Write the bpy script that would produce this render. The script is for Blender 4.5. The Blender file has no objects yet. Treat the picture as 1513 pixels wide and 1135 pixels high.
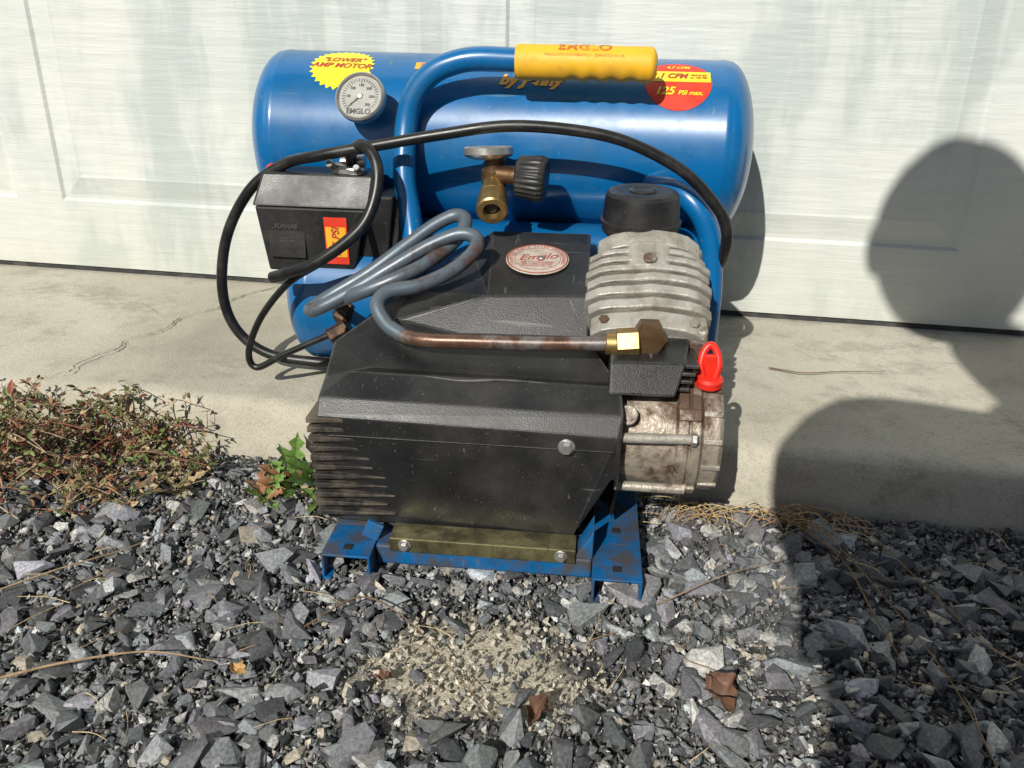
import bpy, bmesh, math, random
import numpy as np
from mathutils import Vector, Matrix, noise
random.seed(7); rng=np.random.default_rng(11)
scene=bpy.context.scene; COL=scene.collection
V=Vector; rad=math.radians

# ------------------------------------------------------------------ materials
def nodes(m):
    m.use_nodes=True; nt=m.node_tree
    return nt, nt.nodes['Principled BSDF']
def N(nt,t,**kw):
    n=nt.nodes.new(t)
    for k,v in kw.items(): setattr(n,k,v)
    return n
def noise_tex(nt,scale,detail=4,rough=.6,coord='Object',stretch=None,rot=None):
    tc=N(nt,'ShaderNodeTexCoord'); src=tc.outputs[coord]
    if stretch:
        mp=N(nt,'ShaderNodeMapping'); mp.inputs['Scale'].default_value=stretch
        if rot: mp.inputs['Rotation'].default_value=rot
        nt.links.new(src,mp.inputs['Vector']); src=mp.outputs['Vector']
    t=N(nt,'ShaderNodeTexNoise'); t.inputs['Scale'].default_value=scale
    t.inputs['Detail'].default_value=min(detail,5); t.inputs['Roughness'].default_value=rough
    nt.links.new(src,t.inputs['Vector']); return t.outputs['Fac']
def ramp(nt,fac,stops):
    r=N(nt,'ShaderNodeValToRGB'); e=r.color_ramp.elements
    while len(e)<len(stops): e.new(.5)
    for i,(p,c) in enumerate(stops):
        e[i].position=p; e[i].color=(c[0],c[1],c[2],1) if hasattr(c,'__len__') else (c,c,c,1)
    nt.links.new(fac,r.inputs['Fac']); return r.outputs['Color']
def mix(nt,fac,a,b,mode='MIX'):
    m=N(nt,'ShaderNodeMix',data_type='RGBA',blend_type=mode)
    for s,v in ((m.inputs['Factor'],fac),(m.inputs[6],a),(m.inputs[7],b)):
        if isinstance(v,(int,float)): s.default_value=v
        elif isinstance(v,tuple): s.default_value=(v[0],v[1],v[2],1)
        else: nt.links.new(v,s)
    return m.outputs[2]
def bump(nt,b,h,strength=.3,dist=.001):
    bp=N(nt,'ShaderNodeBump'); bp.inputs['Strength'].default_value=strength; bp.inputs['Distance'].default_value=dist
    nt.links.new(h,bp.inputs['Height']); nt.links.new(bp.outputs['Normal'],b.inputs['Normal']); return bp
def make(name,col,rough=.5,metal=0,var=.25,vs=40,dust=None,dustamt=.5,ds=12,dlo=.5,dhi=.75,bmp=.0,bs=300,coat=0,bd=.0005,scr=None,speck=None,wear=None,wr=.0016,scrt=.70):
    m=bpy.data.materials.new(name); nt,b=nodes(m)
    n1=noise_tex(nt,vs)
    lo=tuple(c*(1-var) for c in col); hi=tuple(min(1,c*(1+var)) for c in col)
    c=ramp(nt,n1,[(.3,lo),(.7,hi)])
    n2=noise_tex(nt,ds,5,.7)
    if dust:
        f=ramp(nt,n2,[(dlo,0),(dhi,dustamt)]); c=mix(nt,f,c,dust)
    if scr:
        for st,ro in (((.06,1,1),(0,.3,.4)),((1,.07,.5),(.4,.2,.9))):
            s=noise_tex(nt,170,2,.5,stretch=st,rot=ro); c=mix(nt,ramp(nt,s,[(scrt,0),(scrt+.04,.6)]),c,scr)
    if speck:
        s=noise_tex(nt,480,2,.5); c=mix(nt,ramp(nt,s,[(.70,0),(.74,.7)]),c,speck)
    if wear:
        bv=N(nt,'ShaderNodeBevel'); bv.samples=3; bv.inputs['Radius'].default_value=wr
        ge=N(nt,'ShaderNodeNewGeometry'); dp=N(nt,'ShaderNodeVectorMath',operation='DOT_PRODUCT')
        nt.links.new(bv.outputs[0],dp.inputs[0]); nt.links.new(ge.outputs['True Normal'],dp.inputs[1])
        e=ramp(nt,dp.outputs['Value'],[(.93,.75),(.995,0)])
        mu=N(nt,'ShaderNodeMath',operation='MULTIPLY'); nt.links.new(e,mu.inputs[0]); nt.links.new(ramp(nt,noise_tex(nt,60,4,.7),[(.35,.15),(.6,1)]),mu.inputs[1])
        c=mix(nt,mu.outputs[0],c,wear)
    nt.links.new(c,b.inputs['Base Color'])
    rr=ramp(nt,n2,[(.3,rough*.75),(.7,min(1,rough*1.4))]); nt.links.new(rr,b.inputs['Roughness'])
    b.inputs['Metallic'].default_value=metal
    if coat: b.inputs['Coat Weight'].default_value=coat; b.inputs['Coat Roughness'].default_value=.12
    if bmp: bump(nt,b,noise_tex(nt,bs,3),bmp,bd)
    return m
M={}
M['blue']=make('blue_paint',(.0008,.112,.31),.3,0,.12,30,(.03,.11,.17),.45,16,.5,.8,coat=.3,bmp=.10,bs=60,scr=(.10,.17,.22),speck=(.03,.07,.12))
M['blue_rough']=make('blue_paint_worn',(.002,.095,.26),.42,0,.2,60,(.06,.048,.035),.9,38,.44,.62,bmp=.2,bs=200,scr=(.12,.1,.08),scrt=.66)
M['yellow']=make('yellow_rubber',(.80,.43,.02),.5,0,.08,30,(.30,.17,.05),.55,25,.55,.8,bmp=.15,bs=300,speck=(.35,.2,.05))
M['black']=make('black_plastic',(.010,.010,.011),.40,0,.3,40,(.08,.075,.068),.35,14,.5,.8,bmp=.25,bs=700,speck=(.12,.11,.1),wear=(.07,.068,.06),wr=.001)
M['shroud']=make('shroud_plastic',(.0125,.0125,.013),.40,0,.35,30,(.075,.07,.062),.55,7,.45,.78,bmp=.5,bs=900,bd=.0004,scr=(.12,.115,.11),speck=(.14,.13,.115),wear=(.16,.155,.14),wr=.0022,scrt=.715)
M['rib']=make('dusty_rib_plastic',(.022,.020,.018),.6,0,.35,60,(.17,.135,.095),.85,22,.42,.66,bmp=.4,bs=500)
M['rubber']=make('black_rubber_hose',(.009,.009,.009),.36,0,.3,60,(.08,.07,.06),.4,30,.5,.8,bmp=.1,bs=200)
M['alu']=make('cast_aluminium',(.40,.38,.34),.52,.3,.2,60,(.19,.165,.125),.8,28,.44,.66,bmp=.8,bs=420,bd=.0008,speck=(.14,.12,.1))
M['alu_dirty']=make('cast_aluminium_dirty',(.36,.33,.28),.5,.4,.25,50,(.09,.05,.028),.92,24,.46,.57,bmp=.8,bs=350,bd=.0008)
M['alu_rust']=make('oily_cast_aluminium',(.36,.31,.25),.48,.4,.3,50,(.085,.045,.025),.92,26,.44,.56,bmp=.8,bs=350,bd=.0008)
M['brass']=make('brass',(.50,.35,.14),.38,.9,.25,60,(.2,.13,.06),.75,60,.42,.66,bmp=.2,bs=200)
M['bronze']=make('tarnished_bronze',(.17,.10,.05),.42,.8,.35,80,(.06,.035,.02),.7,60,.45,.7,bmp=.2,bs=200)
M['darkbronze']=make('grimy_bronze',(.10,.055,.03),.5,.6,.4,80,(.03,.02,.015),.8,60,.42,.62,bmp=.2,bs=200)
M['zinc']=make('yellow_zinc_plate',(.27,.245,.125),.36,.7,.3,30,(.06,.052,.03),.85,40,.40,.60,bmp=.15,bs=200,scr=(.12,.1,.06))
M['steel']=make('steel',(.48,.47,.45),.36,.8,.2,60,(.25,.2,.15),.6,60,.48,.75,bmp=.1,bs=200)
M['copper']=make('oxidised_copper_tube',(.095,.055,.038),.4,.35,.4,80,(.105,.135,.165),.95,15,.36,.46,bmp=.3,bs=160,speck=(.3,.27,.24))
M['copper_run']=make('rusty_copper_tube',(.115,.062,.042),.36,.4,.4,80,(.17,.175,.18),.85,20,.48,.60,bmp=.3,bs=160,speck=(.3,.2,.15))
M['red']=make('red_plastic',(.70,.025,.012),.35,0,.15,40)
M['redstick']=make('red_sticker',(.66,.045,.02),.4,0,.12,40,(.4,.15,.1),.5,40,.6,.8)
M['yelstick']=make('yellow_sticker',(.78,.68,.03),.4,0,.08,40,(.45,.4,.15),.5,40,.55,.8)
M['orstick']=make('orange_sticker',(.80,.40,.03),.4,0,.1,40,(.3,.2,.1),.5,40,.55,.8)
M['whitestick']=make('label_paper',(.52,.47,.40),.5,0,.15,60,(.36,.24,.2),.7,80,.42,.62)
M['redprint']=make('red_print',(.42,.05,.03),.45,0,.25,60)
M['redworn']=make('worn_red_print',(.50,.12,.02),.5,0,.2,60,(.72,.36,.02),.9,120,.45,.6)
M['darkprint']=make('dark_print',(.03,.03,.03),.5,0,.2,60)
M['greyprint']=make('moulded_lettering',(.06,.06,.058),.5,0,.2,60)
M['dial']=make('gauge_dial',(.34,.34,.31),.28,0,.2,50,(.2,.18,.15),.6,60,.45,.7,coat=.5)

# ------------------------------------------------------------------ helpers
def empty(name,loc=(0,0,0),rz=0):
    e=bpy.data.objects.new(name,None); COL.objects.link(e); e.location=loc; e.rotation_euler=(0,0,rz); e.empty_display_size=.05; return e
def finish(ob,mat,parent,smooth=None,bevel=0,seg=2):
    COL.objects.link(ob)
    if mat is not None: ob.data.materials.append(M[mat] if isinstance(mat,str) else mat)
    if parent: ob.parent=parent
    if smooth is not None and ob.type=='MESH':
        me=ob.data
        for p in me.polygons: p.use_smooth=True
        if smooth<180:
            bm=bmesh.new(); bm.from_mesh(me)
            for e in bm.edges:
                if len(e.link_faces)==2 and e.calc_face_angle(0)>rad(smooth): e.smooth=False
            bm.to_mesh(me); bm.free()
    if bevel:
        b=ob.modifiers.new('bev','BEVEL'); b.width=bevel; b.segments=seg; b.limit_method='ANGLE'; b.angle_limit=rad(20); b.harden_normals=False
    return ob
def poly(name,vs,fs,mat,parent,bevel=0,smooth=None,seg=2):
    me=bpy.data.meshes.new(name); me.from_pydata([tuple(v) for v in vs],[],fs); me.update()
    bm=bmesh.new(); bm.from_mesh(me); bmesh.ops.recalc_face_normals(bm,faces=bm.faces); bm.to_mesh(me); bm.free()
    return finish(bpy.data.objects.new(name,me),mat,parent,smooth,bevel,seg)
def frame(axis,up=V((0,0,1))):
    z=V(axis).normalized(); x=up.cross(z)
    if x.length<1e-4: x=V((1,0,0))
    x.normalize(); y=z.cross(x); return Matrix((x,y,z)).transposed()
def lathe(name,p,axis,prof,mat,parent,seg=40,smooth=35,mod=None,bevel=0):
    Fm=frame(axis); vs=[];fs=[]
    for i,(s,r) in enumerate(prof):
        for k in range(seg):
            a=2*math.pi*k/seg; rr=r*(mod(k,seg,i) if mod else 1)
            vs.append(V(p)+Fm@V((rr*math.cos(a),rr*math.sin(a),s)))
    n=len(prof)
    for i in range(n-1):
        for k in range(seg):
            k2=(k+1)%seg; fs.append((i*seg+k,i*seg+k2,(i+1)*seg+k2,(i+1)*seg+k))
    fs.append(tuple(range(seg))[::-1]); fs.append(tuple(range((n-1)*seg,n*seg)))
    return poly(name,vs,fs,mat,parent,bevel,smooth)
def cyl(name,p0,p1,r,mat,parent,seg=32,ch=.0008,smooth=35):
    p0=V(p0);p1=V(p1);L=(p1-p0).length
    return lathe(name,p0,p1-p0,[(0,r-ch),(ch,r),(L-ch,r),(L,r-ch)],mat,parent,seg,smooth)
def hexn(name,p0,p1,r,mat,parent): return cyl(name,p0,p1,r,mat,parent,6,.001,20)
def box(name,c,s,mat,parent,bevel=.001,rot=None):
    vs=[];R=rot or Matrix.Identity(3)
    for z in(-.5,.5):
        for x,y in((-.5,-.5),(.5,-.5),(.5,.5),(-.5,.5)): vs.append(V(c)+R@V((x*s[0],y*s[1],z*s[2])))
    fs=[(3,2,1,0),(4,5,6,7),(0,1,5,4),(1,2,6,5),(2,3,7,6),(3,0,4,7)]
    return poly(name,vs,fs,mat,parent,bevel)
def frust(name,r0,z0,r1,z1,mat,parent,bevel=.002):
    vs=[(r0[0],r0[2],z0),(r0[1],r0[2],z0),(r0[1],r0[3],z0),(r0[0],r0[3],z0),(r1[0],r1[2],z1),(r1[1],r1[2],z1),(r1[1],r1[3],z1),(r1[0],r1[3],z1)]
    return poly(name,vs,[(3,2,1,0),(4,5,6,7),(0,1,5,4),(1,2,6,5),(2,3,7,6),(3,0,4,7)],mat,parent,bevel,seg=3)
def catmull(pts,n=8):
    pts=[V(p) for p in pts]; P=[pts[0]*2-pts[1]]+pts+[pts[-1]*2-pts[-2]]; out=[]
    for i in range(1,len(P)-2):
        for k in range(n):
            t=k/n; a,b,c,d=P[i-1],P[i],P[i+1],P[i+2]
            out.append(.5*((2*b)+(c-a)*t+(2*a-5*b+4*c-d)*t*t+(3*b-a-3*c+d)*t**3))
    out.append(pts[-1]); return out
def tube(name,pts,r,mat,parent,n=8,radf=None,res=6):
    pp=catmull(pts,n)
    c=bpy.data.curves.new(name,'CURVE'); c.dimensions='3D'; c.bevel_depth=r; c.bevel_resolution=res; c.use_fill_caps=True
    s=c.splines.new('POLY'); s.points.add(len(pp)-1)
    for i,q in enumerate(pp):
        s.points[i].co=(q.x,q.y,q.z,1)
        if radf: s.points[i].radius=radf(i/(len(pp)-1))
    s.use_smooth=True
    return finish(bpy.data.objects.new(name,c),mat,parent)
def text_data(body,size,align='CENTER',shear=0,bold=.025):
    c=bpy.data.curves.new('t','FONT'); c.body=body; c.size=size; c.align_x=align; c.align_y='CENTER'
    c.offset=size*bold; c.shear=shear
    o=bpy.data.objects.new('t',c); COL.objects.link(o); bpy.context.view_layer.update()
    dg=bpy.context.evaluated_depsgraph_get(); me=o.evaluated_get(dg).to_mesh()
    vs=[v.co.copy() for v in me.vertices]; fs=[tuple(p.vertices) for p in me.polygons]
    o.evaluated_get(dg).to_mesh_clear(); bpy.data.objects.remove(o); return vs,fs
def mapped(name,vs,fs,fn,mat,parent):
    me=bpy.data.meshes.new(name); me.from_pydata([tuple(fn(v)) for v in vs],[],fs); me.update()
    return finish(bpy.data.objects.new(name,me),mat,parent)
def disc(rf,rings=8,seg=64):
    vs=[V((0,0,0))];fs=[]
    for i in range(1,rings+1):
        for k in range(seg):
            a=2*math.pi*k/seg; r=rf(k,seg)*i/rings; vs.append(V((r*math.cos(a),r*math.sin(a),0)))
    for k in range(seg): fs.append((0,1+k,1+(k+1)%seg))
    for i in range(rings-1):
        for k in range(seg):
            a=1+i*seg+k;b=1+i*seg+(k+1)%seg; fs.append((a,a+seg,b+seg,b))
    return vs,fs
def band(w,h,nx=12,ny=6):
    vs=[];fs=[]
    for j in range(ny+1):
        for i in range(nx+1): vs.append(V(((i/nx-.5)*w,(j/ny-.5)*h,0)))
    for j in range(ny):
        for i in range(nx):
            a=j*(nx+1)+i; fs.append((a,a+1,a+nx+2,a+nx+1))
    return vs,fs

# ------------------------------------------------------------------ camera
psi=rad(9); pt=rad(24); rho=.02
C=V((.10,-1.075,.42))
R=V((math.cos(psi),math.sin(psi),0)); Fw=V((-math.sin(psi)*math.cos(pt),math.cos(psi)*math.cos(pt),-math.sin(pt))); U=R.cross(Fw)
R2=R*math.cos(rho)+U*math.sin(rho); U2=U*math.cos(rho)-R*math.sin(rho)
cd=bpy.data.cameras.new('camera'); cam=bpy.data.objects.new('camera',cd); COL.objects.link(cam)
mw=Matrix((R2,U2,-Fw)).transposed().to_4x4(); mw.translation=C; cam.matrix_world=mw
cd.sensor_width=36; cd.lens=36*1250/1513; cd.clip_start=.01; cd.clip_end=500; scene.camera=cam

# ------------------------------------------------------------------ light
to_sun=V((-.27,-1,.75)).normalized()
elev=math.asin(to_sun.z)
w=bpy.data.worlds.new('World'); scene.world=w; w.use_nodes=True; nt=w.node_tree
sk=N(nt,'ShaderNodeTexSky',sky_type='NISHITA'); sk.sun_disc=False; sk.sun_elevation=elev; sk.sun_rotation=math.atan2(to_sun.x,to_sun.y)%(2*math.pi)
nt.links.new(sk.outputs[0],nt.nodes['Background'].inputs[0]); nt.nodes['Background'].inputs[1].default_value=.05
sl=bpy.data.lights.new('sun','SUN'); sl.energy=5.0; sl.angle=rad(.5); sl.color=(1,.965,.885)
so=bpy.data.objects.new('sun',sl); COL.objects.link(so); so.rotation_euler=(-to_sun).to_track_quat('-Z','Y').to_euler(); so.location=(-1,-4,3)
scene.view_settings.view_transform='Standard'; scene.view_settings.look='None'; scene.view_settings.exposure=0

# ------------------------------------------------------------------ garage door
def door_mat():
    m=bpy.data.materials.new('embossed_white_door'); nt,b=nodes(m)
    g=noise_tex(nt,75,3,.65,stretch=(.10,1,1))
    st=noise_tex(nt,3.0,5,.62,stretch=(1.0,1,.5)); st2=noise_tex(nt,8,4,.7,stretch=(1.5,1,.4))
    c=ramp(nt,st,[(.40,(.435,.485,.462)),(.49,(.485,.525,.498)),(.53,(.585,.61,.575)),(.7,(.645,.655,.615))])
    c=mix(nt,ramp(nt,st2,[(.47,0),(.56,.5)]),c,(.645,.655,.615))
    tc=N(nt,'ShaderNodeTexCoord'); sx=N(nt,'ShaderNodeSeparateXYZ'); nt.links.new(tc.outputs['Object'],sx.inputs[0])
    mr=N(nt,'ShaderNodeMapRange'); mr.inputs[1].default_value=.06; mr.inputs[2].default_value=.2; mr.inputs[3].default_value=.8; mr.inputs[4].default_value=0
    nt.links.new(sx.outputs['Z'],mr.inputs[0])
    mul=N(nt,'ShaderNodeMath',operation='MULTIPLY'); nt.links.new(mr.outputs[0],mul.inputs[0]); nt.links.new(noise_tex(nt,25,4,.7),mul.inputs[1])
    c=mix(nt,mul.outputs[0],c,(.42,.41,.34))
    c=mix(nt,ramp(nt,g,[(.42,.0),(.60,.12)]),c,(.38,.41,.40))
    nt.links.new(c,b.inputs['Base Color']); b.inputs['Roughness'].default_value=.5
    bump(nt,b,g,.8,.0018)
    return m
md=door_mat()
door=empty('garage_door')
vs=[];fs=[]
def quad(a,b,c,d):
    i=len(vs); vs.extend([a,b,c,d]); fs.append((i,i+1,i+2,i+3))
px=[]; x0=-.7165-.63*3
while x0<2.6: px.append((x0,x0+.56)); x0+=.63
XL,XR=px[0][0]-.08,px[-1][1]+.08
secs=[(.066+.54*i,.066+.54*(i+1)-.004) for i in range(4)]
for (z0,z1) in secs:
    a,bz=z0+.094,z0+.094+.36
    quad((XL,0,z0),(XR,0,z0),(XR,0,a),(XL,0,a)); quad((XL,0,bz),(XR,0,bz),(XR,0,z1),(XL,0,z1))
    quad((XL,0,z1),(XR,0,z1),(XR,.008,z1+.002),(XL,.008,z1+.002)); quad((XL,.008,z1+.002),(XR,.008,z1+.002),(XR,0,z1+.004),(XL,0,z1+.004))
    e=[XL]+[q for p_ in px for q in p_]+[XR]
    for i in range(0,len(e),2): quad((e[i],0,a),(e[i+1],0,a),(e[i+1],0,bz),(e[i],0,bz))
    for (l,r) in px:
        rings=[(0,0),(.004,.0035),(.009,.0035),(.034,-.0015),(.037,-.001)]
        for k in range(len(rings)-1):
            o1,y1=rings[k];o2,y2=rings[k+1]
            A=[(l+o1,y1,a+o1),(r-o1,y1,a+o1),(r-o1,y1,bz-o1),(l+o1,y1,bz-o1)]
            B=[(l+o2,y2,a+o2),(r-o2,y2,a+o2),(r-o2,y2,bz-o2),(l+o2,y2,bz-o2)]
            for j in range(4): quad(A[j],A[(j+1)%4],B[(j+1)%4],B[j])
        o,y=rings[-1]; quad((l+o,y,a+o),(r-o,y,a+o),(r-o,y,bz-o),(l+o,y,bz-o))
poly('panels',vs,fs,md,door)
M['seal']=make('rubber_seal',(.03,.03,.03),.8,0,.3,50,(.15,.14,.12),.5,30,.5,.7)
box('bottom_seal',((XL+XR)/2,.012,.0625),(XR-XL,.018,.008),'seal',door,0)
garage=empty('garage_building')
M['siding']=make('white_siding',(.6,.6,.58),.6,0,.08,8)
box('header_wall',((XL+XR)/2,.07,2.75),(XR-XL+1.6,.14,1.05),'siding',garage,.002)
box('jamb_left',(XL-.4,.07,1.11),(.8,.14,2.22),'siding',garage,.002)
box('jamb_right',(XR+.4,.07,1.11),(.8,.14,2.22),'siding',garage,.002)

# ------------------------------------------------------------------ concrete ledge
def conc():
    m=bpy.data.materials.new('weathered_concrete'); nt,b=nodes(m)
    a=noise_tex(nt,3.5,5,.6); c=ramp(nt,a,[(.32,(.335,.31,.245)),(.5,(.455,.42,.34)),(.68,(.53,.50,.415))])
    s=noise_tex(nt,22,5,.75); c=mix(nt,ramp(nt,s,[(.5,0),(.66,.5)]),c,(.28,.26,.20))
    s3=noise_tex(nt,7,5,.8,stretch=(1,1.5,1)); c=mix(nt,ramp(nt,s3,[(.56,0),(.64,.4)]),c,(.22,.20,.155))
    f=noise_tex(nt,420,3,.6); c=mix(nt,ramp(nt,f,[(.5,0),(.72,.45)]),c,(.19,.17,.135))
    nt.links.new(c,b.inputs['Base Color']); b.inputs['Roughness'].default_value=.9
    ad=N(nt,'ShaderNodeMath',operation='ADD'); nt.links.new(f,ad.inputs[0]); nt.links.new(noise_tex(nt,45,5,.7),ad.inputs[1])
    bump(nt,b,ad.outputs[0],.5,.0020); return m
mc=conc()
vs=[];fs=[];nx=620
rows=[(.14,.058),(.012,.058),(-.12,.0575),(-.25,.0565),(-.345,.0550),(-.3555,.0535),(-.3625,.048),(-.366,.036),(-.369,.020),(-.372,.004),(-.375,-.03)]
for i in range(nx+1):
    x=-3.2+6.4*i/nx
    for j,(y,z) in enumerate(rows):
        n=noise.noise(V((x*14,j*.35,3)))*.0028+noise.noise(V((x*60,j*.8,7)))*.0022
        if j>4: n+=max(0,noise.noise(V((x*9,0,31)))-.25)*.012*(-1)
        e=1 if j>=4 else .15
        vs.append((x,y-n*e*(1 if j>4 else 0),z+(n*e if j<8 else 0)))
nr=len(rows)
for i in range(nx):
    for j in range(nr-1): fs.append((i*nr+j,i*nr+j+1,(i+1)*nr+j+1,(i+1)*nr+j))
ledge=poly('concrete_ledge',vs,fs,mc,None,smooth=180)
M['crack']=make('crack_dirt',(.09,.08,.06),.95)
def crack(name,cp,wd):
    cc=catmull([(x,y,.0) for x,y in cp],10); vs=[];fs=[]
    for i,q in enumerate(cc):
        wv=wd*(.3+random.random()); jx=random.uniform(-.0018,.0018)
        zz=.0594 if q.y>-.3 else .0586
        vs.extend([(q.x-wv+jx,q.y,zz),(q.x+wv+jx,q.y,zz)])
        if i: k=2*i; fs.append((k-2,k-1,k+1,k))
    poly(name,vs,fs,'crack',ledge)
crack('crack',[(-.50,-.345),(-.492,-.335),(-.497,-.31),(-.48,-.27),(-.487,-.24),(-.462,-.2),(-.465,-.16),(-.44,-.12),(-.43,-.06),(-.40,-.012)],.0009)
crack('crack_b',[(-.465,-.16),(-.50,-.15),(-.54,-.12),(-.60,-.11)],.0005)

# ------------------------------------------------------------------ ground
PX,PY=.005,-.628
def gmat():
    m=bpy.data.materials.new('grit_ground'); nt,b=nodes(m)
    f=noise_tex(nt,260,4,.7); c=ramp(nt,f,[(.35,(.025,.026,.028)),(.55,(.075,.075,.075)),(.7,(.18,.175,.165))])
    big=noise_tex(nt,4,4,.6); c=mix(nt,ramp(nt,big,[(.48,0),(.65,.4)]),c,(.16,.15,.125))
    geo=N(nt,'ShaderNodeNewGeometry'); sub=N(nt,'ShaderNodeVectorMath',operation='SUBTRACT'); sub.inputs[1].default_value=(PX,PY,0)
    nt.links.new(geo.outputs['Position'],sub.inputs[0])
    sc=N(nt,'ShaderNodeVectorMath',operation='MULTIPLY'); sc.inputs[1].default_value=(1,1.5,0); nt.links.new(sub.outputs[0],sc.inputs[0])
    ln=N(nt,'ShaderNodeVectorMath',operation='LENGTH'); nt.links.new(sc.outputs[0],ln.inputs[0])
    ad=N(nt,'ShaderNodeMath',operation='MULTIPLY_ADD'); nt.links.new(noise_tex(nt,20,5,.75),ad.inputs[0]); ad.inputs[1].default_value=.22; nt.links.new(ln.outputs['Value'],ad.inputs[2])
    msk=ramp(nt,ad.outputs[0],[(.16,1),(.21,0)])
    sand=ramp(nt,noise_tex(nt,500,3,.7),[(.4,(.34,.30,.22)),(.6,(.56,.51,.40))])
    c=mix(nt,msk,c,sand)
    nt.links.new(c,b.inputs['Base Color']); b.inputs['Roughness'].default_value=.95
    bump(nt,b,f,.9,.003); return m
mg=gmat()
vs=[];fs=[]
gx=[-60,-15,-4]+[-2+i*.04 for i in range(101)]+[4,15,60]; gy=[-60,-20,-6,-3]+[-1.9+i*.04 for i in range(40)]+[-.3,.3,12,60]
for y in gy:
    for x in gx:
        z=-.004+(noise.noise(V((x*6,y*6,0)))*.005 if abs(x)<2.1 and -2<y<-.4 else 0)
        z+=.004*math.exp(-(((x-PX)/.07)**2+((y-PY)/.04)**2)); vs.append((x,y,z))
for j in range(len(gy)-1):
    for i in range(len(gx)-1): a=j*len(gx)+i; fs.append((a,a+1,a+len(gx)+1,a+len(gx)))
poly('ground',vs,fs,mg,None,smooth=180)

def attr_mat(name,rough=.8,bs=300,lo=.7,hi=1.3):
    m=bpy.data.materials.new(name); nt,b=nodes(m)
    at=N(nt,'ShaderNodeAttribute'); at.attribute_name='col'
    f=noise_tex(nt,bs,3,.7); c=mix(nt,1.0,at.outputs['Color'],ramp(nt,f,[(.35,lo),(.65,hi)]),'MULTIPLY')
    nt.links.new(c,b.inputs['Base Color']); b.inputs['Roughness'].default_value=rough
    return m
M['stone']=attr_mat('gravel_stone',.62,420,.6,1.4)
M['leaf']=attr_mat('weed_leaf',.6,200)
def hull(npts,squash,k=1):
    bm=bmesh.new()
    for _ in range(npts):
        d=V((random.gauss(0,1),random.gauss(0,1),random.gauss(0,1))).normalized()
        if k: 
            m_=max(abs(d.x),abs(d.y),abs(d.z)); d=d/m_*random.uniform(.75,1.0)
        bm.verts.new((d.x,d.y*squash[0],d.z*squash[1]))
    r=bmesh.ops.convex_hull(bm,input=bm.verts)
    bmesh.ops.delete(bm,geom=[g for g in r['geom_interior'] if isinstance(g,bmesh.types.BMVert)],context='VERTS')
    bmesh.ops.triangulate(bm,faces=bm.faces); bm.verts.index_update()
    v=np.array([q.co[:] for q in bm.verts]); f=np.array([[q.index for q in p.verts] for p in bm.faces]); bm.free()
    return v,f
BIG=[hull(random.choice([8,9,10,12,14]),(random.uniform(.45,.9),random.uniform(.28,.6))) for _ in range(60)]
PEB=[hull(60,(.8,.6),0) for _ in range(8)]
TINY=[hull(7,(.8,.6)) for _ in range(12)]
def scatter(name,specs):
    VV=[];FF=[];CC=[];off=0
    for (tmpl,pos,size,col,tilt) in specs:
        n=len(pos); idx=rng.integers(0,len(tmpl),n)
        for t in range(len(tmpl)):
            s=np.where(idx==t)[0]
            if len(s)==0: continue
            v,f=tmpl[t]; k=len(s)
            az=rng.uniform(0,2*np.pi,k); ax=rng.normal(0,tilt,k); ay=rng.normal(0,tilt,k)
            ca,sa=np.cos(az),np.sin(az); cx,sx=np.cos(ax),np.sin(ax); cy,sy=np.cos(ay),np.sin(ay)
            Rz=np.zeros((k,3,3)); Rz[:,0,0]=ca;Rz[:,0,1]=-sa;Rz[:,1,0]=sa;Rz[:,1,1]=ca;Rz[:,2,2]=1
            Rx=np.zeros((k,3,3)); Rx[:,0,0]=1;Rx[:,1,1]=cx;Rx[:,1,2]=-sx;Rx[:,2,1]=sx;Rx[:,2,2]=cx
            Ry=np.zeros((k,3,3)); Ry[:,1,1]=1;Ry[:,0,0]=cy;Ry[:,0,2]=sy;Ry[:,2,0]=-sy;Ry[:,2,2]=cy
            RR=Rx@Ry@Rz
            P=np.einsum('kij,vj->kvi',RR,v)*size[s][:,None,None]+pos[s][:,None,:]
            VV.append(P.reshape(-1,3)); FF.append((f[None]+(np.arange(k)*len(v))[:,None,None]+off).reshape(-1,3))
            CC.append(np.repeat(col[s],len(v),axis=0)); off+=k*len(v)
    VV=np.concatenate(VV);FF=np.concatenate(FF);CC=np.concatenate(CC)
    me=bpy.data.meshes.new(name); me.vertices.add(len(VV)); me.vertices.foreach_set('co',VV.astype(np.float32).ravel())
    me.loops.add(FF.size); me.loops.foreach_set('vertex_index',FF.astype(np.int32).ravel())
    me.polygons.add(len(FF)); me.polygons.foreach_set('loop_start',np.arange(0,FF.size,3,dtype=np.int32))
    me.update(calc_edges=True)
    a=me.color_attributes.new('col','FLOAT_COLOR','POINT'); a.data.foreach_set('color',np.concatenate([CC,np.ones((len(CC),1))],1).astype(np.float32).ravel())
    me.validate(); me.shade_flat(); ob=bpy.data.objects.new(name,me); COL.objects.link(ob); ob.data.materials.append(M['stone']); return ob
def cols(n,base=(.105,.109,.115),sp=.5,light=.09,tan=.04):
    b=np.array(base)[None]*np.exp(rng.normal(0,sp,(n,1)))*(1+rng.normal(0,.03,(n,3)))
    r=rng.uniform(0,1,n); L=r<light; b[L]=rng.uniform(.26,.5,(L.sum(),1))*np.array([[1,.98,.93]])
    T=(r>=light)&(r<light+tan); b[T]=rng.uniform(.25,.42,(T.sum(),1))*np.array([[1,.88,.70]])
    return np.clip(b,.015,.6)
def pd(p):
    w_=np.array([noise.noise(V((float(q[0])*22,float(q[1])*22,5))) for q in p])
    return np.hypot((p[:,0]-PX),(p[:,1]-PY)*1.5)+w_*.045
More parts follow.
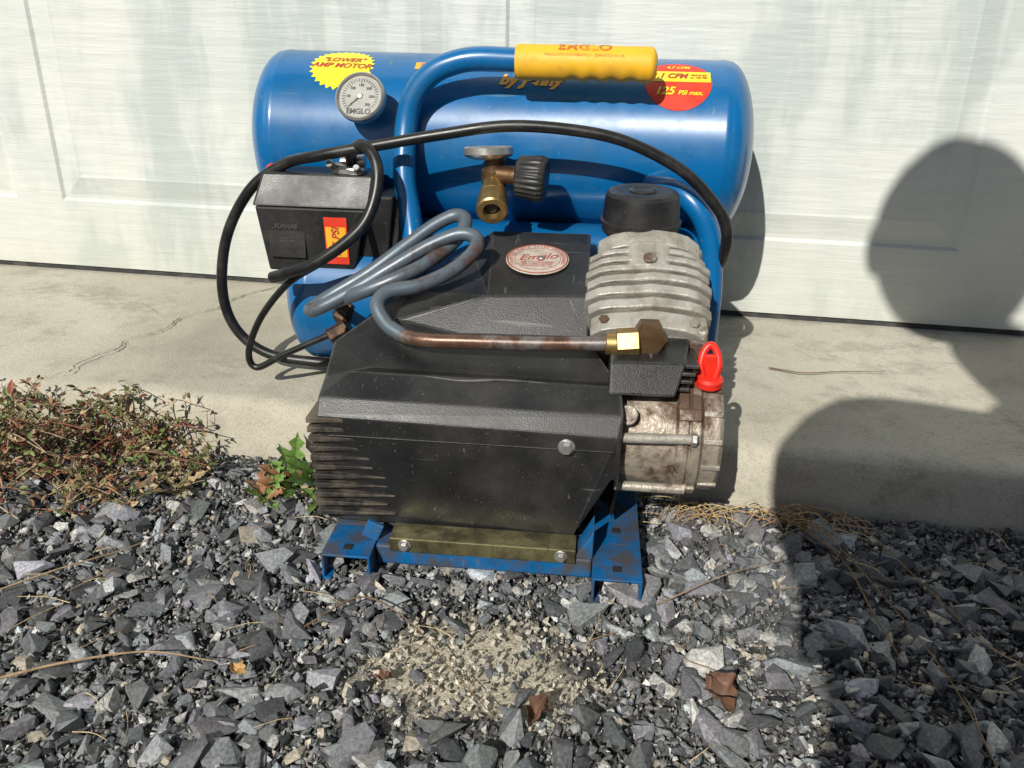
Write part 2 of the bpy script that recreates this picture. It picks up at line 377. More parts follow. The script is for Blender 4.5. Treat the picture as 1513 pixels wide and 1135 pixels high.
def place(n,x0,x1,y0,y1,sand=.25):
    p=np.stack([rng.uniform(x0,x1,n),rng.uniform(y0,y1,n),np.zeros(n)],1)
    d=pd(p)+rng.normal(0,.012,n); k=(d>.088)|(rng.uniform(0,1,n)<sand)
    return p[k]
sp=[]
def add(tmpl,n,x0,x1,y0,y1,smin,smax,pw,tilt,sand,zf=.25,zoff=-.003,tintsand=False,**kc):
    p=place(n,x0,x1,y0,y1,sand); s=smin+(smax-smin)*rng.uniform(0,1,len(p))**pw
    s=np.minimum(s,np.maximum(.0025,(-.374-p[:,1])*.9+.003))
    c=cols(len(p),**kc)
    if tintsand:
        inn=(pd(p)<.085)&(rng.uniform(0,1,len(p))<.8); c[inn]=rng.uniform(.28,.52,(inn.sum(),1))*np.array([[1,.92,.74]])
    p[:,2]=zoff+s*zf+rng.uniform(0,.003,len(p))+.003*np.exp(-(((p[:,0]-PX)/.07)**2+((p[:,1]-PY)/.04)**2)); sp.append((tmpl,p,s,c,tilt))
add(TINY,66000,-.75,.8,-.86,-.375,.0012,.0036,1.5,1.0,.6,zoff=-.002,tintsand=True,base=(.13,.13,.128))
add(BIG,12500,-.75,.8,-.86,-.378,.003,.0078,1.8,.7,.12)
add(BIG,1900,-.75,.42,-.86,-.40,.008,.0190,2.2,.42,.03,zf=.26,light=.06,tan=.02,base=(.12,.124,.13))
add(BIG,420,.2,.8,-.86,-.40,.006,.012,2.2,.5,.08,zf=.3)
add(PEB,900,-.75,.8,-.86,-.39,.003,.006,1.5,.5,.2,light=.5,tan=.25)
add(BIG,7000,-2,2,-1.9,-.378,.006,.016,1.8,.6,1)
t,p,s,c,tl=sp[-1]; kk=~((p[:,0]>-.75)&(p[:,0]<.8)&(p[:,1]>-.86)); sp[-1]=(t,p[kk],s[kk],c[kk],tl)
scatter('gravel',sp)

# ------------------------------------------------------------------ weeds, twigs, leaves
def veg(name,build,parent=None):
    vs=[];fs=[];cs=[]
    def stem(pts,r,col):
        pp=catmull(pts,4)
        for i,q in enumerate(pp):
            t=(pp[min(i+1,len(pp)-1)]-pp[max(i-1,0)]).normalized(); a=t.orthogonal().normalized(); b_=t.cross(a)
            rr=r*(1-.5*i/len(pp))
            for k in range(3):
                an=2.094*k; vs.append(q+a*rr*math.cos(an)+b_*rr*math.sin(an)); cs.append(col)
            if i:
                o=len(vs)-6
                for k in range(3): fs.append((o+k,o+(k+1)%3,o+3+(k+1)%3,o+3+k))
        return pp
    def leaf(p,d,L,W,col,curl=.25,lobes=False):
        d=d.normalized(); s=d.cross(V((0,0,1)));  s=s.normalized() if s.length>.05 else V((1,0,0))
        s=(Matrix.Rotation(random.uniform(-.9,.9),3,d)@s); n=s.cross(d); o=len(vs); m=9 if lobes else 4
        for i in range(m+1):
            t=i/m; wd=W*math.sin(math.pi*min(1,t*.9+.08))**.8*(1 if not lobes else (1.2 if i%2 else .4)*(.5+t))
            c=p+d*L*t+n*(-curl*L*t*t)
            if i==m: wd=0.0002
            vs.extend([c-s*wd+n*wd*.35,c,c+s*wd+n*wd*.35]); cs.extend([col,tuple(q*.8 for q in col),col])
            if i:
                a=o+3*(i-1); fs.append((a,a+1,a+4,a+3)); fs.append((a+1,a+2,a+5,a+4))
    build(stem,leaf)
    me=bpy.data.meshes.new(name); me.from_pydata([tuple(v) for v in vs],[],fs); me.update()
    a=me.color_attributes.new('col','FLOAT_COLOR','POINT')
    a.data.foreach_set('color',[q for c in cs for q in (*c,1)])
    ob=bpy.data.objects.new(name,me); COL.objects.link(ob); ob.data.materials.append(M['leaf']); ob.parent=parent; return ob
RED=[(.28,.08,.045),(.33,.15,.08),(.20,.15,.07),(.18,.15,.06),(.36,.25,.13),(.42,.32,.18),(.16,.10,.055),(.26,.21,.11)]
GRN=[(.12,.17,.04),(.15,.20,.055),(.19,.21,.07),(.10,.13,.04)]
def sprawler(cx,cy,n,spread,h,pal,L=.0085):
    def b(stem,leaf):
        for _ in range(n):
            a=random.uniform(0,6.283); r=spread*random.uniform(.4,1.1); x,y=cx+random.gauss(0,spread*.35),cy+random.gauss(0,spread*.25)
            hh=h*random.uniform(.2,1.15); e=V((x+math.cos(a)*r,min(-.378,y+math.sin(a)*r*.7),hh*random.uniform(.5,1.1)))
            y=min(y,-.38); sc=random.choice([(.28,.10,.06),(.35,.22,.12),(.25,.13,.08),(.42,.32,.2)])
            mid=V((x,y,0)).lerp(e,.5)+V((random.gauss(0,.008),random.gauss(0,.006),hh*.5)); pp=stem([(x,y,0),mid,e],.0009,sc)
            for q in pp[2:]:
                if random.random()<.35:
                    d=V((random.gauss(0,1),random.gauss(0,1),random.gauss(.6,.5))).normalized()
                    q2=q+d*random.uniform(.008,.02); stem([q,q.lerp(q2,.5)+V((0,0,.001)),q2],.0005,sc)
                    for _k in range(3): 
                        d2=V((random.gauss(0,1),random.gauss(0,1),random.gauss(.3,.7))); leaf(q2,d2,L*random.uniform(.4,1),L*.2,random.choice(pal))
                for _k in range(random.choice([0,1,2,3])):
                    d=V((random.gauss(0,1),random.gauss(0,1),random.gauss(.3,.7)))
                    leaf(q+d*.0012,d,L*random.uniform(.4,1.3),L*random.uniform(.14,.28),random.choice(pal))
    return b
veg('weed_plant',sprawler(-.50,-.43,58,.10,.062,RED*2+GRN))
veg('weed_plant.001',sprawler(-.41,-.405,38,.08,.052,RED+GRN*2))
veg('weed_plant.002',sprawler(-.50,-.52,42,.11,.034,RED,.0075))
veg('weed_plant.003',sprawler(-.32,-.42,14,.06,.022,RED[2:]+GRN))
veg('weed_plant.004',sprawler(-.40,-.475,32,.08,.026,RED+GRN,.0075))
veg('weed_plant.005',sprawler(-.60,-.42,42,.09,.050,RED+GRN*2))
veg('weed_plant.006',sprawler(-.48,-.44,10,.07,.085,RED+GRN*2,.011))
def dandy(cx,cy,n,L0,pal):
    def b(stem,leaf):
        for i in range(n):
            a=6.283*i/n+random.uniform(-.3,.3); d=V((math.cos(a),math.sin(a)*.9,random.uniform(.4,1.6)))
            leaf(V((cx,cy,.002)),d,L0*random.uniform(.55,1.15),L0*.14,random.choice(pal),.3,True)
    return b
G2=[(.12,.22,.04),(.15,.26,.055),(.09,.16,.035),(.13,.21,.04),(.28,.13,.06)]
veg('dandelion',dandy(-.210,-.43,13,.055,G2)); veg('dandelion.001',dandy(-.185,-.415,12,.058,G2)); veg('dandelion.002',dandy(-.225,-.455,9,.034,G2)); veg('dandelion.003',dandy(-.31,-.46,8,.030,RED+GRN)); veg('dandelion.004',dandy(-.175,-.445,8,.032,RED+G2))
STRAW=[(.42,.30,.15),(.5,.38,.2),(.32,.2,.1)]
def straws(lst,r=.0009):
    def b(stem,leaf):
        for pts in lst: stem(pts,r,random.choice(STRAW))
    return b
def gp(x,y,z=.006): return (x,y,z)
long=[[gp(.235,-.40,.02),gp(.262,-.45,.03),gp(.29,-.52,.03),gp(.325,-.60,.015),gp(.335,-.68,.008)],
 [gp(.26,-.385,.015),gp(.29,-.44,.035),gp(.33,-.52,.03),gp(.37,-.56,.012),gp(.45,-.60,.01)],
 [gp(.24,-.40,.01),gp(.275,-.47,.02),gp(.29,-.53,.012),gp(.30,-.58,.01)]]
veg('dry_grass',straws(long,.0009))
tuft=[]
for _ in range(90):
    x=random.uniform(.14,.30); y=random.uniform(-.41,-.385); a=random.uniform(-1.5,1.5)
    L=random.uniform(.02,.06); tuft.append([gp(x,y,.006),gp(x+math.sin(a)*L*.5,y-abs(math.cos(a))*L*.3,.012*random.random()+.008),gp(x+math.sin(a)*L,y-abs(math.cos(a))*L*.6,.009)])
veg('dry_grass.001',straws(tuft,.0006))
bits=[]
for _ in range(130):
    x=random.uniform(-.6,.6); y=random.uniform(-.74,-.39); a=random.uniform(0,6.28); L=random.uniform(.012,.05)
    bits.append([gp(x,y,.008),gp(x+math.cos(a)*L*.5+.003,y+math.sin(a)*L*.5,.011),gp(x+math.cos(a)*L,y+math.sin(a)*L,.008)])
veg('dry_straw',straws(bits,.0004))
def twig(name,pts,r,mat):
    return tube(name,pts,r,mat,None,6,lambda t:1-.6*t,2)
M['twig']=make('dry_twig',(.28,.19,.11),.8,0,.4,120)
M['twigd']=make('dark_twig',(.15,.09,.05),.8,0,.4,120)
twig('twig',[gp(-.30,-.71,.012),gp(-.26,-.69,.016),(-.21,-.672,.018),(-.165,-.668,.014)],.0011,'twig')
twig('twig.001',[(.245,-.175,.0605),(.28,-.185,.0615),(.32,-.172,.061),(.37,-.165,.063)],.0009,'twigd')
twig('twig.002',[gp(-.38,-.64,.008),gp(-.33,-.60,.016),gp(-.29,-.55,.012),gp(-.28,-.50,.01)],.0008,'twig')
twig('twig.003',[gp(-.12,-.62,.01),gp(-.09,-.585,.014),gp(-.05,-.60,.012),gp(-.01,-.64,.012),gp(.03,-.68,.012)],.0008,'twigd')
twig('twig.004',[gp(.13,-.55,.012),gp(.18,-.51,.016),gp(.235,-.47,.012)],.0006,'twig')
def dryleaf(name,c,L,col,rz):
    vs=[];fs=[];n=14
    Rz=Matrix.Rotation(rz,3,'Z')
    for j in range(n+1):
        for i in range(n+1):
            u,v=i/n*2-1,j/n*2-1; wv=(1-abs(v)**1.6)*.62*(1+.3*math.sin(v*9+u))+.02
            z=.7*abs(u)**1.5*L*.6+.22*L*math.sin(3*v+2*u)+.4*L*noise.noise(V((u*2,v*2,rz)))
            vs.append(V(c)+Rz@V((u*wv*L,v*L,z+L*.2)))
    for j in range(n):
        for i in range(n): a=j*(n+1)+i; fs.append((a,a+1,a+n+2,a+n+1))
    return poly(name,vs,fs,col,None,smooth=180)
M['lf1']=make('brown_leaf',(.13,.065,.038),.7,0,.4,90,bmp=.5,bs=200)
M['lf2']=make('orange_leaf',(.42,.25,.10),.7,0,.3,90,bmp=.3,bs=200)
dryleaf('dry_leaf',(.172,-.632,.008),.015,'lf1',.6); dryleaf('dry_leaf.001',(.057,-.672,.010),.012,'lf1',-.4); dryleaf('dry_leaf.002',(-.145,-.672,.012),.007,'lf2',1.2)
dryleaf('dry_leaf.003',(-.05,-.655,.006),.006,'lf1',2)

# ------------------------------------------------------------------ air compressor (local frame: x right, y back, z up)
AC=empty('air_compressor',(.015,-.537,0),rad(4))
def tank(name,x0,x1,y,z,r,dome):
    pr=[]
    for i in range(11):
        a=math.pi/2*i/10; pr.append((-dome*math.cos(a),max(r*math.sin(a)*.999,.0005)))
    pr+= [(.002,r),(.0035,r*1.006),(.007,r*1.006),(.0085,r)]
    L=x1-x0
    pr+= [(L-.0085,r),(L-.007,r*1.006),(L-.0035,r*1.006),(L-.002,r)]
    for i in range(10,-1,-1):
        a=math.pi/2*i/10; pr.append((L+dome*math.cos(a),max(r*math.sin(a)*.999,.0005)))
    return lathe(name,(x0,y,z),(1,0,0),pr,'blue',AC,96,40)
TY,TZ,TR=.395,.2865,.088
tank('upper_tank',-.282,.180,TY,TZ,TR,.032)
tank('lower_tank',-.236,.150,.318,.1395,.078,.030)
def onT(x,s,off): a=s/TR; return V((x,TY-(TR+off)*math.cos(a),TZ+(TR+off)*math.sin(a)))
def wrap(name,vf,x,phi,off,mat,rot=0):
    cr,sr=math.cos(rot),math.sin(rot)
    return mapped(name,vf[0],vf[1],lambda v:onT(x+v.x*cr-v.y*sr,phi*TR+v.x*sr+v.y*cr,off),mat,AC)
ph=rad(60)
wrap('starburst_sticker',disc(lambda k,s:.0335 if k%2 else .0295,8,56),-.210,ph,.0006,'yelstick')
wrap('starburst_text',text_data('"LOWER"\nAMP MOTOR',.0104,shear=.25),-.210,ph+.05,.0011,'redprint',-.03)
pr_=rad(52)
wrap('rating_sticker',disc(lambda k,s:.0325,8,64),.1265,pr_,.0006,'redstick')
wrap('rating_band',band(.0625,.015),.1265,pr_+.09,.0010,'yelstick')
wrap('rating_text',text_data('11.1 CFM',.0098,shear=.3,bold=.04),.1155,pr_+.09,.0015,'redprint')
wrap('rating_text_small',text_data('delivered\nat 100 PSI',.0040,shear=.3),.146,pr_+.09,.0015,'redprint')
wrap('rating_text_low',text_data('125',.0125,shear=.3),.113,pr_-.13,.0010,'yelstick')
wrap('rating_text_low_b',text_data('PSI max.',.007,shear=.3),.138,pr_-.15,.0010,'yelstick')
wrap('rating_text_top',text_data('4.7 CFM',.0065,shear=.3),.1265,pr_+.26,.0010,'yelstick')
wrap('name_text',text_data('by Jenny',.018,shear=.35,bold=.05),-.018,rad(50),.0008,'orstick')
wrap('stripe_sticker',band(.09,.012),-.09,rad(62),.0006,'orstick'); wrap('stripe_sticker_inner',band(.078,.007),-.09,rad(62),.001,'redstick')
# --- handle
tube('handle_tube',[(.09,.3,.374),(.03,.3,.3745),(-.029,.3,.375),(-.062,.3,.3755),(-.085,.3,.372),(-.108,.3,.362),(-.126,.3,.342),(-.1345,.297,.313),(-.134,.280,.268),(-.124,.262,.216),(-.12,.235,.16),(-.118,.225,.03)],.0110,'blue',AC,10)
vs=[];fs=[];ns=90;sg=28
for i in range(ns+1):
    t=i/ns; x=-.029+.131*t
    rr=.0160
    if t<.02: rr*=.93
    if t>.955: rr*=math.sqrt(max(.02,1-((t-.955)/.045)**2*.75))
    for k in range(sg):
        a=2*math.pi*k/sg; dn=max(0,-math.sin(a)); sc=1-(.12*(.5+.5*math.cos(t*2*math.pi*7.2)))*dn*(1 if .35<t<.93 else 0)
        vs.append((x,.3+rr*sc*math.cos(a)*.95,.374+rr*sc*math.sin(a)-.0006))
for i in range(ns):
    for k in range(sg): fs.append((i*sg+k,i*sg+(k+1)%sg,(i+1)*sg+(k+1)%sg,(i+1)*sg+k))
fs.append(tuple(range(sg))); fs.append(tuple(range(ns*sg,(ns+1)*sg)))
poly('handle_grip',vs,fs,'yellow',AC,smooth=50)
def flatfn(o,R3): return lambda v:V(o)+R3@V((v.x,v.y,0))
gripf=lambda v:V((.035+v.x,.3-(.0160*.95+.0004)*math.cos(rad(35)+v.y/.0160),.3734+(.0160+.0004)*math.sin(rad(35)+v.y/.0160)))
mapped('grip_text',*text_data('EMGLO',.015),lambda v:gripf(v+V((0,.0085,0))),'redworn',AC)
mapped('grip_text_small',*text_data('PRODUCTS CORPORATION   JOHNSTOWN, PA',.0034),lambda v:gripf(v+V((0,-.0015,0))),'redworn',AC)
tube('guard_tube',[(.105,.310,.262),(.129,.285,.262),(.148,.272,.250),(.162,.268,.225),(.169,.266,.18),(.169,.258,.119),(.163,.235,.03)],.0110,'blue',AC,10)
# --- gauge
gd=V((-.06,-.86,.5)).normalized(); gc=V((-.175,.29,.337)); 
lathe('gauge_body',gc-gd*.011,gd,[(0,.017),(.002,.0205),(.011,.0225),(.012,.0242),(.018,.0242),(.0195,.0225),(.0185,.0212),(.0165,.0208)],'steel',AC,48,30)
cyl('gauge_stem',gc-gd*.035,gc-gd*.010,.006,'brass',AC)
gF=frame(gd); go=gc+gd*.0058
mapped('gauge_dial',*disc(lambda k,s:.0206),flatfn(go+gd*.0002,gF),'dial',AC)
vs=[];fs=[]
for i in range(31):
    a=rad(-225+270*i/30+180); L=.0028 if i%5 else .0045
    for (r,w_) in ((.0178,1),(.0178-L,1)):
        for s in(-1,1): vs.append(V((r*math.cos(a)-s*.0003*math.sin(a),r*math.sin(a)+s*.0003*math.cos(a),0)))
    o=len(vs)-4; fs.append((o,o+1,o+3,o+2))
mapped('gauge_ticks',vs,fs,flatfn(go+gd*.0006,gF),'darkprint',AC)
for i in range(7):
    a=rad(225-45*i); tv0,tf0=text_data(str(i*50),.0034); 
    mapped('gauge_number_%d'%i,tv0,tf0,lambda v,a=a:go+gd*.0007+gF@V((v.x+.0112*math.cos(a),v.y+.0112*math.sin(a),0)),'darkprint',AC)
mapped('gauge_text',*text_data('EMGLO',.0072),lambda v:go+gd*.0007+gF@V((v.x,v.y-.0150,0)),'darkprint',AC)
nd=[V((-.001,-.003,0)),V((.001,-.003,0)),V((.0002,.015,0)),V((-.0002,.015,0))]
mapped('gauge_needle',[Matrix.Rotation(rad(135),3,'Z')@q for q in nd],[(0,1,2,3)],flatfn(go+gd*.001,gF),'darkprint',AC)
cyl('gauge_hub',go,go+gd*.0016,.0022,'steel',AC,20,.0003)
# --- pressure switch
def prism(name,x0,x1,pts,mat,bevel=.002,tap=0):
    n=len(pts); vs=[(x0,*q) for q in pts]+[(x1,*q) for q in pts]
    fs=[tuple(range(n))[::-1],tuple(range(n,2*n))]+[(i,(i+1)%n,n+(i+1)%n,n+i) for i in range(n)]
    return poly(name,vs,fs,mat,AC,bevel,seg=3)
frust('switch_box',(-.268,-.181,.2515,.300),.1755,(-.2755,-.166,.2475,.302),.240,'black',AC,.0022)
frust('switch_box_lid',(-.2775,-.162,.2455,.304),.2405,(-.2700,-.160,.262,.302),.2705,'black',AC,.0025)
frust('switch_box_side',(-.1805,-.150,.260,.298),.182,(-.165,-.140,.256,.300),.252,'black',AC,.0025)
prism('switch_base',-.20,-.135,[(.265,.25),(.265,.165),(.295,.160),(.300,.25)],'black',.003)
box('switch_face_panel',(-.246,.2495,.210),(.036,.002,.040),'black',AC,.0006,Matrix.Rotation(rad(-4),3,'X'))
mapped('switch_face_text',*text_data('FURNAS',.0062),lambda v:V((-.246+v.x,.2478,.221+v.y)),'greyprint',AC)
mapped('switch_face_text_b',*text_data('CLASS 69\nSERIES MB3',.0030),lambda v:V((-.246+v.x,.2480,.208+v.y)),'greyprint',AC)
lab=frame((0,-1,-.062)); lo=V((-.1965,.2484,.2085))
mapped('switch_label',*band(.0225,.047),flatfn(lo,lab),'redstick',AC)
mapped('switch_label_inner',*band(.0200,.030),lambda v:lo+V((0,-.0005,0))+lab@V((v.x,v.y-.001,0)),'orstick',AC)
mapped('switch_label_text',*text_data('145 PSI',.0100,shear=.2),lambda v:lo+V((0,-.001,0))+lab@V((-v.y,v.x-.001,0)),'redprint',AC)
lathe('switch_knob',(-.265,.279,.264),(0,-.2,1),[(0,.005),(.003,.0068),(.008,.0068),(.011,.004)],'red',AC)
box('cable_clamp',(-.186,.272,.273),(.032,.016,.010),'steel',AC,.003,Matrix.Rotation(.15,3,'Y'))
cyl('clamp_screw',(-.199,.262,.277),(-.201,.255,.282),.0038,'steel',AC)
cyl('clamp_screw_b',(-.175,.262,.274),(-.175,.255,.279),.0034,'steel',AC)
cyl('clamp_tube',(-.196,.279,.279),(-.172,.279,.281),.006,'steel',AC)
cyl('nipple',(-.178,.285,.135),(-.178,.285,.18),.009,'darkbronze',AC); hexn('nipple_nut',(-.178,.285,.148),(-.178,.285,.162),.014,'darkbronze',AC)
cyl('elbow',(-.178,.285,.150),(-.195,.235,.133),.008,'darkbronze',AC); hexn('check_valve',(-.196,.240,.132),(-.186,.245,.148),.010,'darkbronze',AC)
hexn('unloader_nut',(-.190,.25,.150),(-.186,.252,.166),.009,'bronze',AC)
hexn('drain_fitting',(-.203,.222,.118),(-.186,.230,.127),.0080,'darkbronze',AC)
# --- cables
tube('air_hose',[(.165,.29,.17),(.176,.265,.2),(.176,.25,.231),(.165,.25,.254),(.131,.25,.286),(.08,.25,.310),(.031,.25,.3195),(-.031,.25,.3215),(-.093,.25,.312),(-.150,.25,.301),(-.209,.252,.289),(-.250,.27,.277),(-.287,.27,.251),(-.317,.27,.202),(-.3285,.27,.144),(-.318,.27,.102),(-.284,.268,.077),(-.225,.268,.070),(-.17,.25,.075)],.0054,'rubber',AC,8)
tube('power_cable',[(-.186,.285,.272),(-.181,.262,.290),(-.165,.245,.301),(-.150,.232,.290),(-.147,.222,.268),(-.155,.21,.240),(-.175,.203,.219),(-.205,.20,.199),(-.235,.208,.186),(-.252,.216,.179)],.0056,'rubber',AC,8)
tube('thin_cable',[(-.170,.25,.235),(-.178,.21,.215),(-.205,.212,.195),(-.239,.218,.172),(-.270,.22,.135),(-.286,.22,.098),(-.279,.22,.082),(-.249,.22,.098),(-.199,.222,.122)],.0034,'rubber',AC,8)
# --- regulator
cyl('regulator_port',(-.045,.316,.283),(-.044,.27,.283),.008,'bronze',AC)
lathe('regulator_body',(-.0445,.268,.262),(0,.02,1),[(0,.010),(.004,.0125),(.016,.0125),(.020,.009),(.028,.009)],'bronze',AC,32,30)
lathe('regulator_gauge',(-.050,.268,.288),(-.05,.12,1),[(0,.012),(.003,.0215),(.005,.0235),(.011,.0235),(.0125,.021)],'steel',AC,48,30)
cyl('regulator_arm',(-.045,.266,.275),(-.018,.258,.275),.009,'bronze',AC)
lathe('regulator_knob',(-.022,.259,.275),(1,-.12,-.05),[(0,.0175),(.002,.0195),(.022,.0215),(.026,.0205),(.028,.018)],'black',AC,96,40,lambda k,s,i:1 if (k%4<2) else .95)
cd_=V((.08,-1,-.42)).normalized(); c0=V((-.0445,.262,.266))
lathe('coupler',c0,cd_,[(0,.0105),(.012,.0105),(.0125,.0125),(.019,.0125),(.0195,.0115),(.022,.0115),(.0225,.0135),(.030,.0135),(.031,.0145),(.042,.0145),(.0435,.013),(.0437,.0085),(.036,.0075),(.030,.004)],'brass',AC,48,30)
cyl('coupler_core',c0+cd_*.03,c0+cd_*.038,.0055,'darkprint',AC)
# --- copper after-cooler coil
run=[(.1,.088,.181),(.069,.088,.178),(.015,.088,.175),(-.04,.088,.1735),(-.078,.090,.172),(-.100,.097,.1725),(-.115,.105,.179)]
tube('cooler_run',run,.0060,'copper_run',AC,10)
pts=[(-.100,.097,.1725),(-.115,.105,.179),(-.1245,.116,.191),(-.117,.128,.199),(-.092,.138,.203),(-.068,.154,.212),(-.052,.170,.224),(-.050,.182,.234),(-.066,.187,.236),(-.092,.182,.226),(-.122,.172,.209),(-.160,.162,.186),(-.190,.158,.170),(-.199,.166,.167),(-.184,.178,.176),(-.150,.190,.196),(-.118,.204,.219),(-.092,.216,.237),(-.074,.220,.245),(-.064,.212,.242),(-.070,.196,.229),(-.094,.172,.212),(-.124,.156,.199),(-.158,.158,.184),(-.188,.19,.165),(-.20,.24,.15)]
tube('copper_coil',pts,.0063,'copper',AC,10)
hexn('tube_nut',(.0745,.088,.178),(.0925,.088,.180),.0125,'brass',AC)
cyl('tube_nut_collar',(.066,.088,.1778),(.0755,.088,.178),.0088,'brass',AC)
lathe('head_fitting',(.100,.110,.182),(0,-1,.05),[(0,.012),(.008,.0145),(.024,.0145),(.0275,.0125),(.028,.006)],'bronze',AC,6,20)
# --- shroud
S={'A0':(-.152,.038,.030),'A1':(.048,.032,.032),'A2':(.077,.034,.088),'B0':(-.155,.030,.128),'B1':(.079,.030,.124),
'C0':(-.1555,.040,.1405),'C1':(.082,.040,.138),'D0':(-.157,.062,.146),'Di':(-.134,.062,.1535),'D1':(.080,.062,.1525),'E0':(-.158,.098,.164),'Ei':(-.122,.080,.1495),'E1':(.078,.078,.1480),
'J0':(-.058,.120,.167),'J1':(.052,.124,.168),'F0':(-.130,.13,.180),'G0':(-.110,.16,.190),'K0':(-.034,.141,.1955),'K1':(.052,.145,.1985),'H0':(-.066,.26,.206),'Hm':(-.044,.262,.222),'H1':(.050,.262,.223),'Pf':(-.108,.128,.174)}
order=['A1','A2','B1','C1','D1','E1','J1','K1','H1','Hm','H0','G0','F0','E0','D0','C0','B0','A0']
keys=list(S); vs=[S[k] for k in keys]; ix={k:i for i,k in enumerate(keys)}
fs=[[ix[q] for q in f.split()] for f in ['A0 A1 A2 B1 B0','B0 B1 C1 C0','C0 C1 D1 Di','C0 Di D0','Di D1 E1 Ei','D0 Di Ei','D0 Ei E0','Ei E1 J1 J0','Ei J0 Pf','E0 Ei Pf','E0 Pf F0','J0 J1 K1 K0','Pf J0 K0','Pf K0 G0 F0','K0 K1 H1 Hm','K0 Hm H0 G0']]
low={}
for k in order[3:16]:
    x,y,z=S[k]; low[k]=len(vs); vs.append((x,y,.032 if k not in('C1',) else .07))
low['B0']=ix['A0']; low['B1']=ix['A2']
seq=['B1']+order[3:16]+['B0']
for a_,b_ in zip(seq,seq[1:]): fs.append([ix[a_],low[a_],low[b_],ix[b_]])
shroud=poly('motor_shroud',vs,[tuple(f) for f in fs],'shroud',AC,.0016,seg=2)
for i in range(11):
    z=.040+i*.0083; h=.0048; xr=-.096-.006*(i%2)
    zc=.031+.0035*(z-.03)/.1; xl=-.1595-.003*(z-.04)/.09; 
    vs=[(xl,.0262,z),(xr,zc+.0012,z+.0005),(xr,zc+.0012,z+.0015),(xl,.0262,z+h),(xl,.10,z),(xl,.10,z+h),(-.150,.10,z),(-.150,.10,z+h),(xr,.040,z+.0005),(xr,.040,z+.0015)]
    fs=[(0,1,2,3),(0,3,5,4),(4,5,7,6),(3,2,9,7,5),(0,4,6,8,1),(1,8,9,2)]
    poly('shroud_rib_%d'%(i+1),vs,fs,'rib',AC,.0005)
poly('shroud_side',[(.070,.054,.149),(.121,.056,.149),(.129,.072,.171),(.070,.068,.171),(.135,.11,.180),(.070,.11,.180),(.070,.075,.140),(.118,.075,.140),(.132,.20,.150),(.070,.20,.150),(.135,.2,.19),(.070,.2,.19)],
 [(0,1,2,3),(3,2,4,5),(5,4,10,11),(0,6,7,1),(6,9,8,7),(1,7,8,10,4,2),(0,3,5,11,9,6),(8,9,11,10)],'shroud',AC,.002,seg=2)
for i in range(4):
    z=.150+i*.0065; box('skirt_rib_%d'%(i+1),(.1275+.0018*i,.098,z),(.010,.06,.003),'shroud',AC,.0008)
box('shroud_seam',(-.035,.0297,.112),(.222,.0016,.0012),'black',AC,.0005)
cyl('shroud_bolt_washer',(.040,.0305,.114),(.040,.0285,.114),.0068,'steel',AC); hexn('shroud_bolt',(.040,.0285,.114),(.040,.0240,.114),.0048,'steel',AC)
tube('shroud_crease',[(-.075,.0615,.1525),(-.045,.0595,.1512),(-.015,.0610,.1530),(.02,.0620,.1522)],.0012,'shroud',AC,6,lambda t:.2+math.sin(math.pi*t))
# round label
sl_=(.223-.1985)/.117; tn=V((0,-sl_,1)).normalized(); tF=Matrix((V((1,0,0)),tn.cross(V((1,0,0))),tn)).transposed(); t0=V((.003,.203,.1985+.058*sl_))+tn*.0012
lathe('round_label',t0-tn*.0006,tn,[(0,.0285),(.0006,.0287),(.0012,.0285)],'whitestick',AC,64)
def ring(r0,r1,seg=64):
    vs=[];fs=[]
    for k in range(seg):
        a=2*math.pi*k/seg; vs+= [V((r0*math.cos(a),r0*math.sin(a),0)),V((r1*math.cos(a),r1*math.sin(a),0))]
    for k in range(seg): a=2*k;b=2*((k+1)%seg); fs.append((a,a+1,b+1,b))
    return vs,fs
lf=lambda dz:(lambda v:t0+tn*dz+tF@V((v.x,v.y,0)))
mapped('label_ring',*ring(.0266,.0278),lf(.001),'redprint',AC)
mapped('label_ring_inner',*ring(.0205,.0209),lf(.001),'redprint',AC)
mapped('label_text',*text_data('Emglo',.0145,shear=.5,bold=0),lambda v:t0+tn*.001+tF@(Matrix.Rotation(.18,3,'Z')@V((v.x,v.y+.003,0))),'redprint',AC)
mapped('label_text_b',*text_data('AIR COMPRESSOR\nOIL LUBRICATED\nJOHNSTOWN PA',.0036,bold=.0),lambda v:t0+tn*.001+tF@V((v.x,v.y-.0105,0)),'redprint',AC)
vsR=[];fsR=[]
for i,ch in enumerate('SERVICE PARTS SALES COMPRESSORS'):
    if ch==' ': continue
    tv,tf=text_data(ch,.0042,bold=0); a=rad(200-i*7.2); o=len(vsR)
    vsR+= [Matrix.Rotation(a-math.pi/2,3,'Z')@(q+V((0,.0237,0))) for q in tv]; fsR+= [tuple(o+j for j in f) for f in tf]
mapped('label_text_rim',vsR,fsR,lf(.001),'redprint',AC)
cyl('label_rivet',t0+tn*.0008+V((.0035,0,0)),t0+tn*.0028+V((.0035,0,0)),.003,'steel',AC,20,.0006)
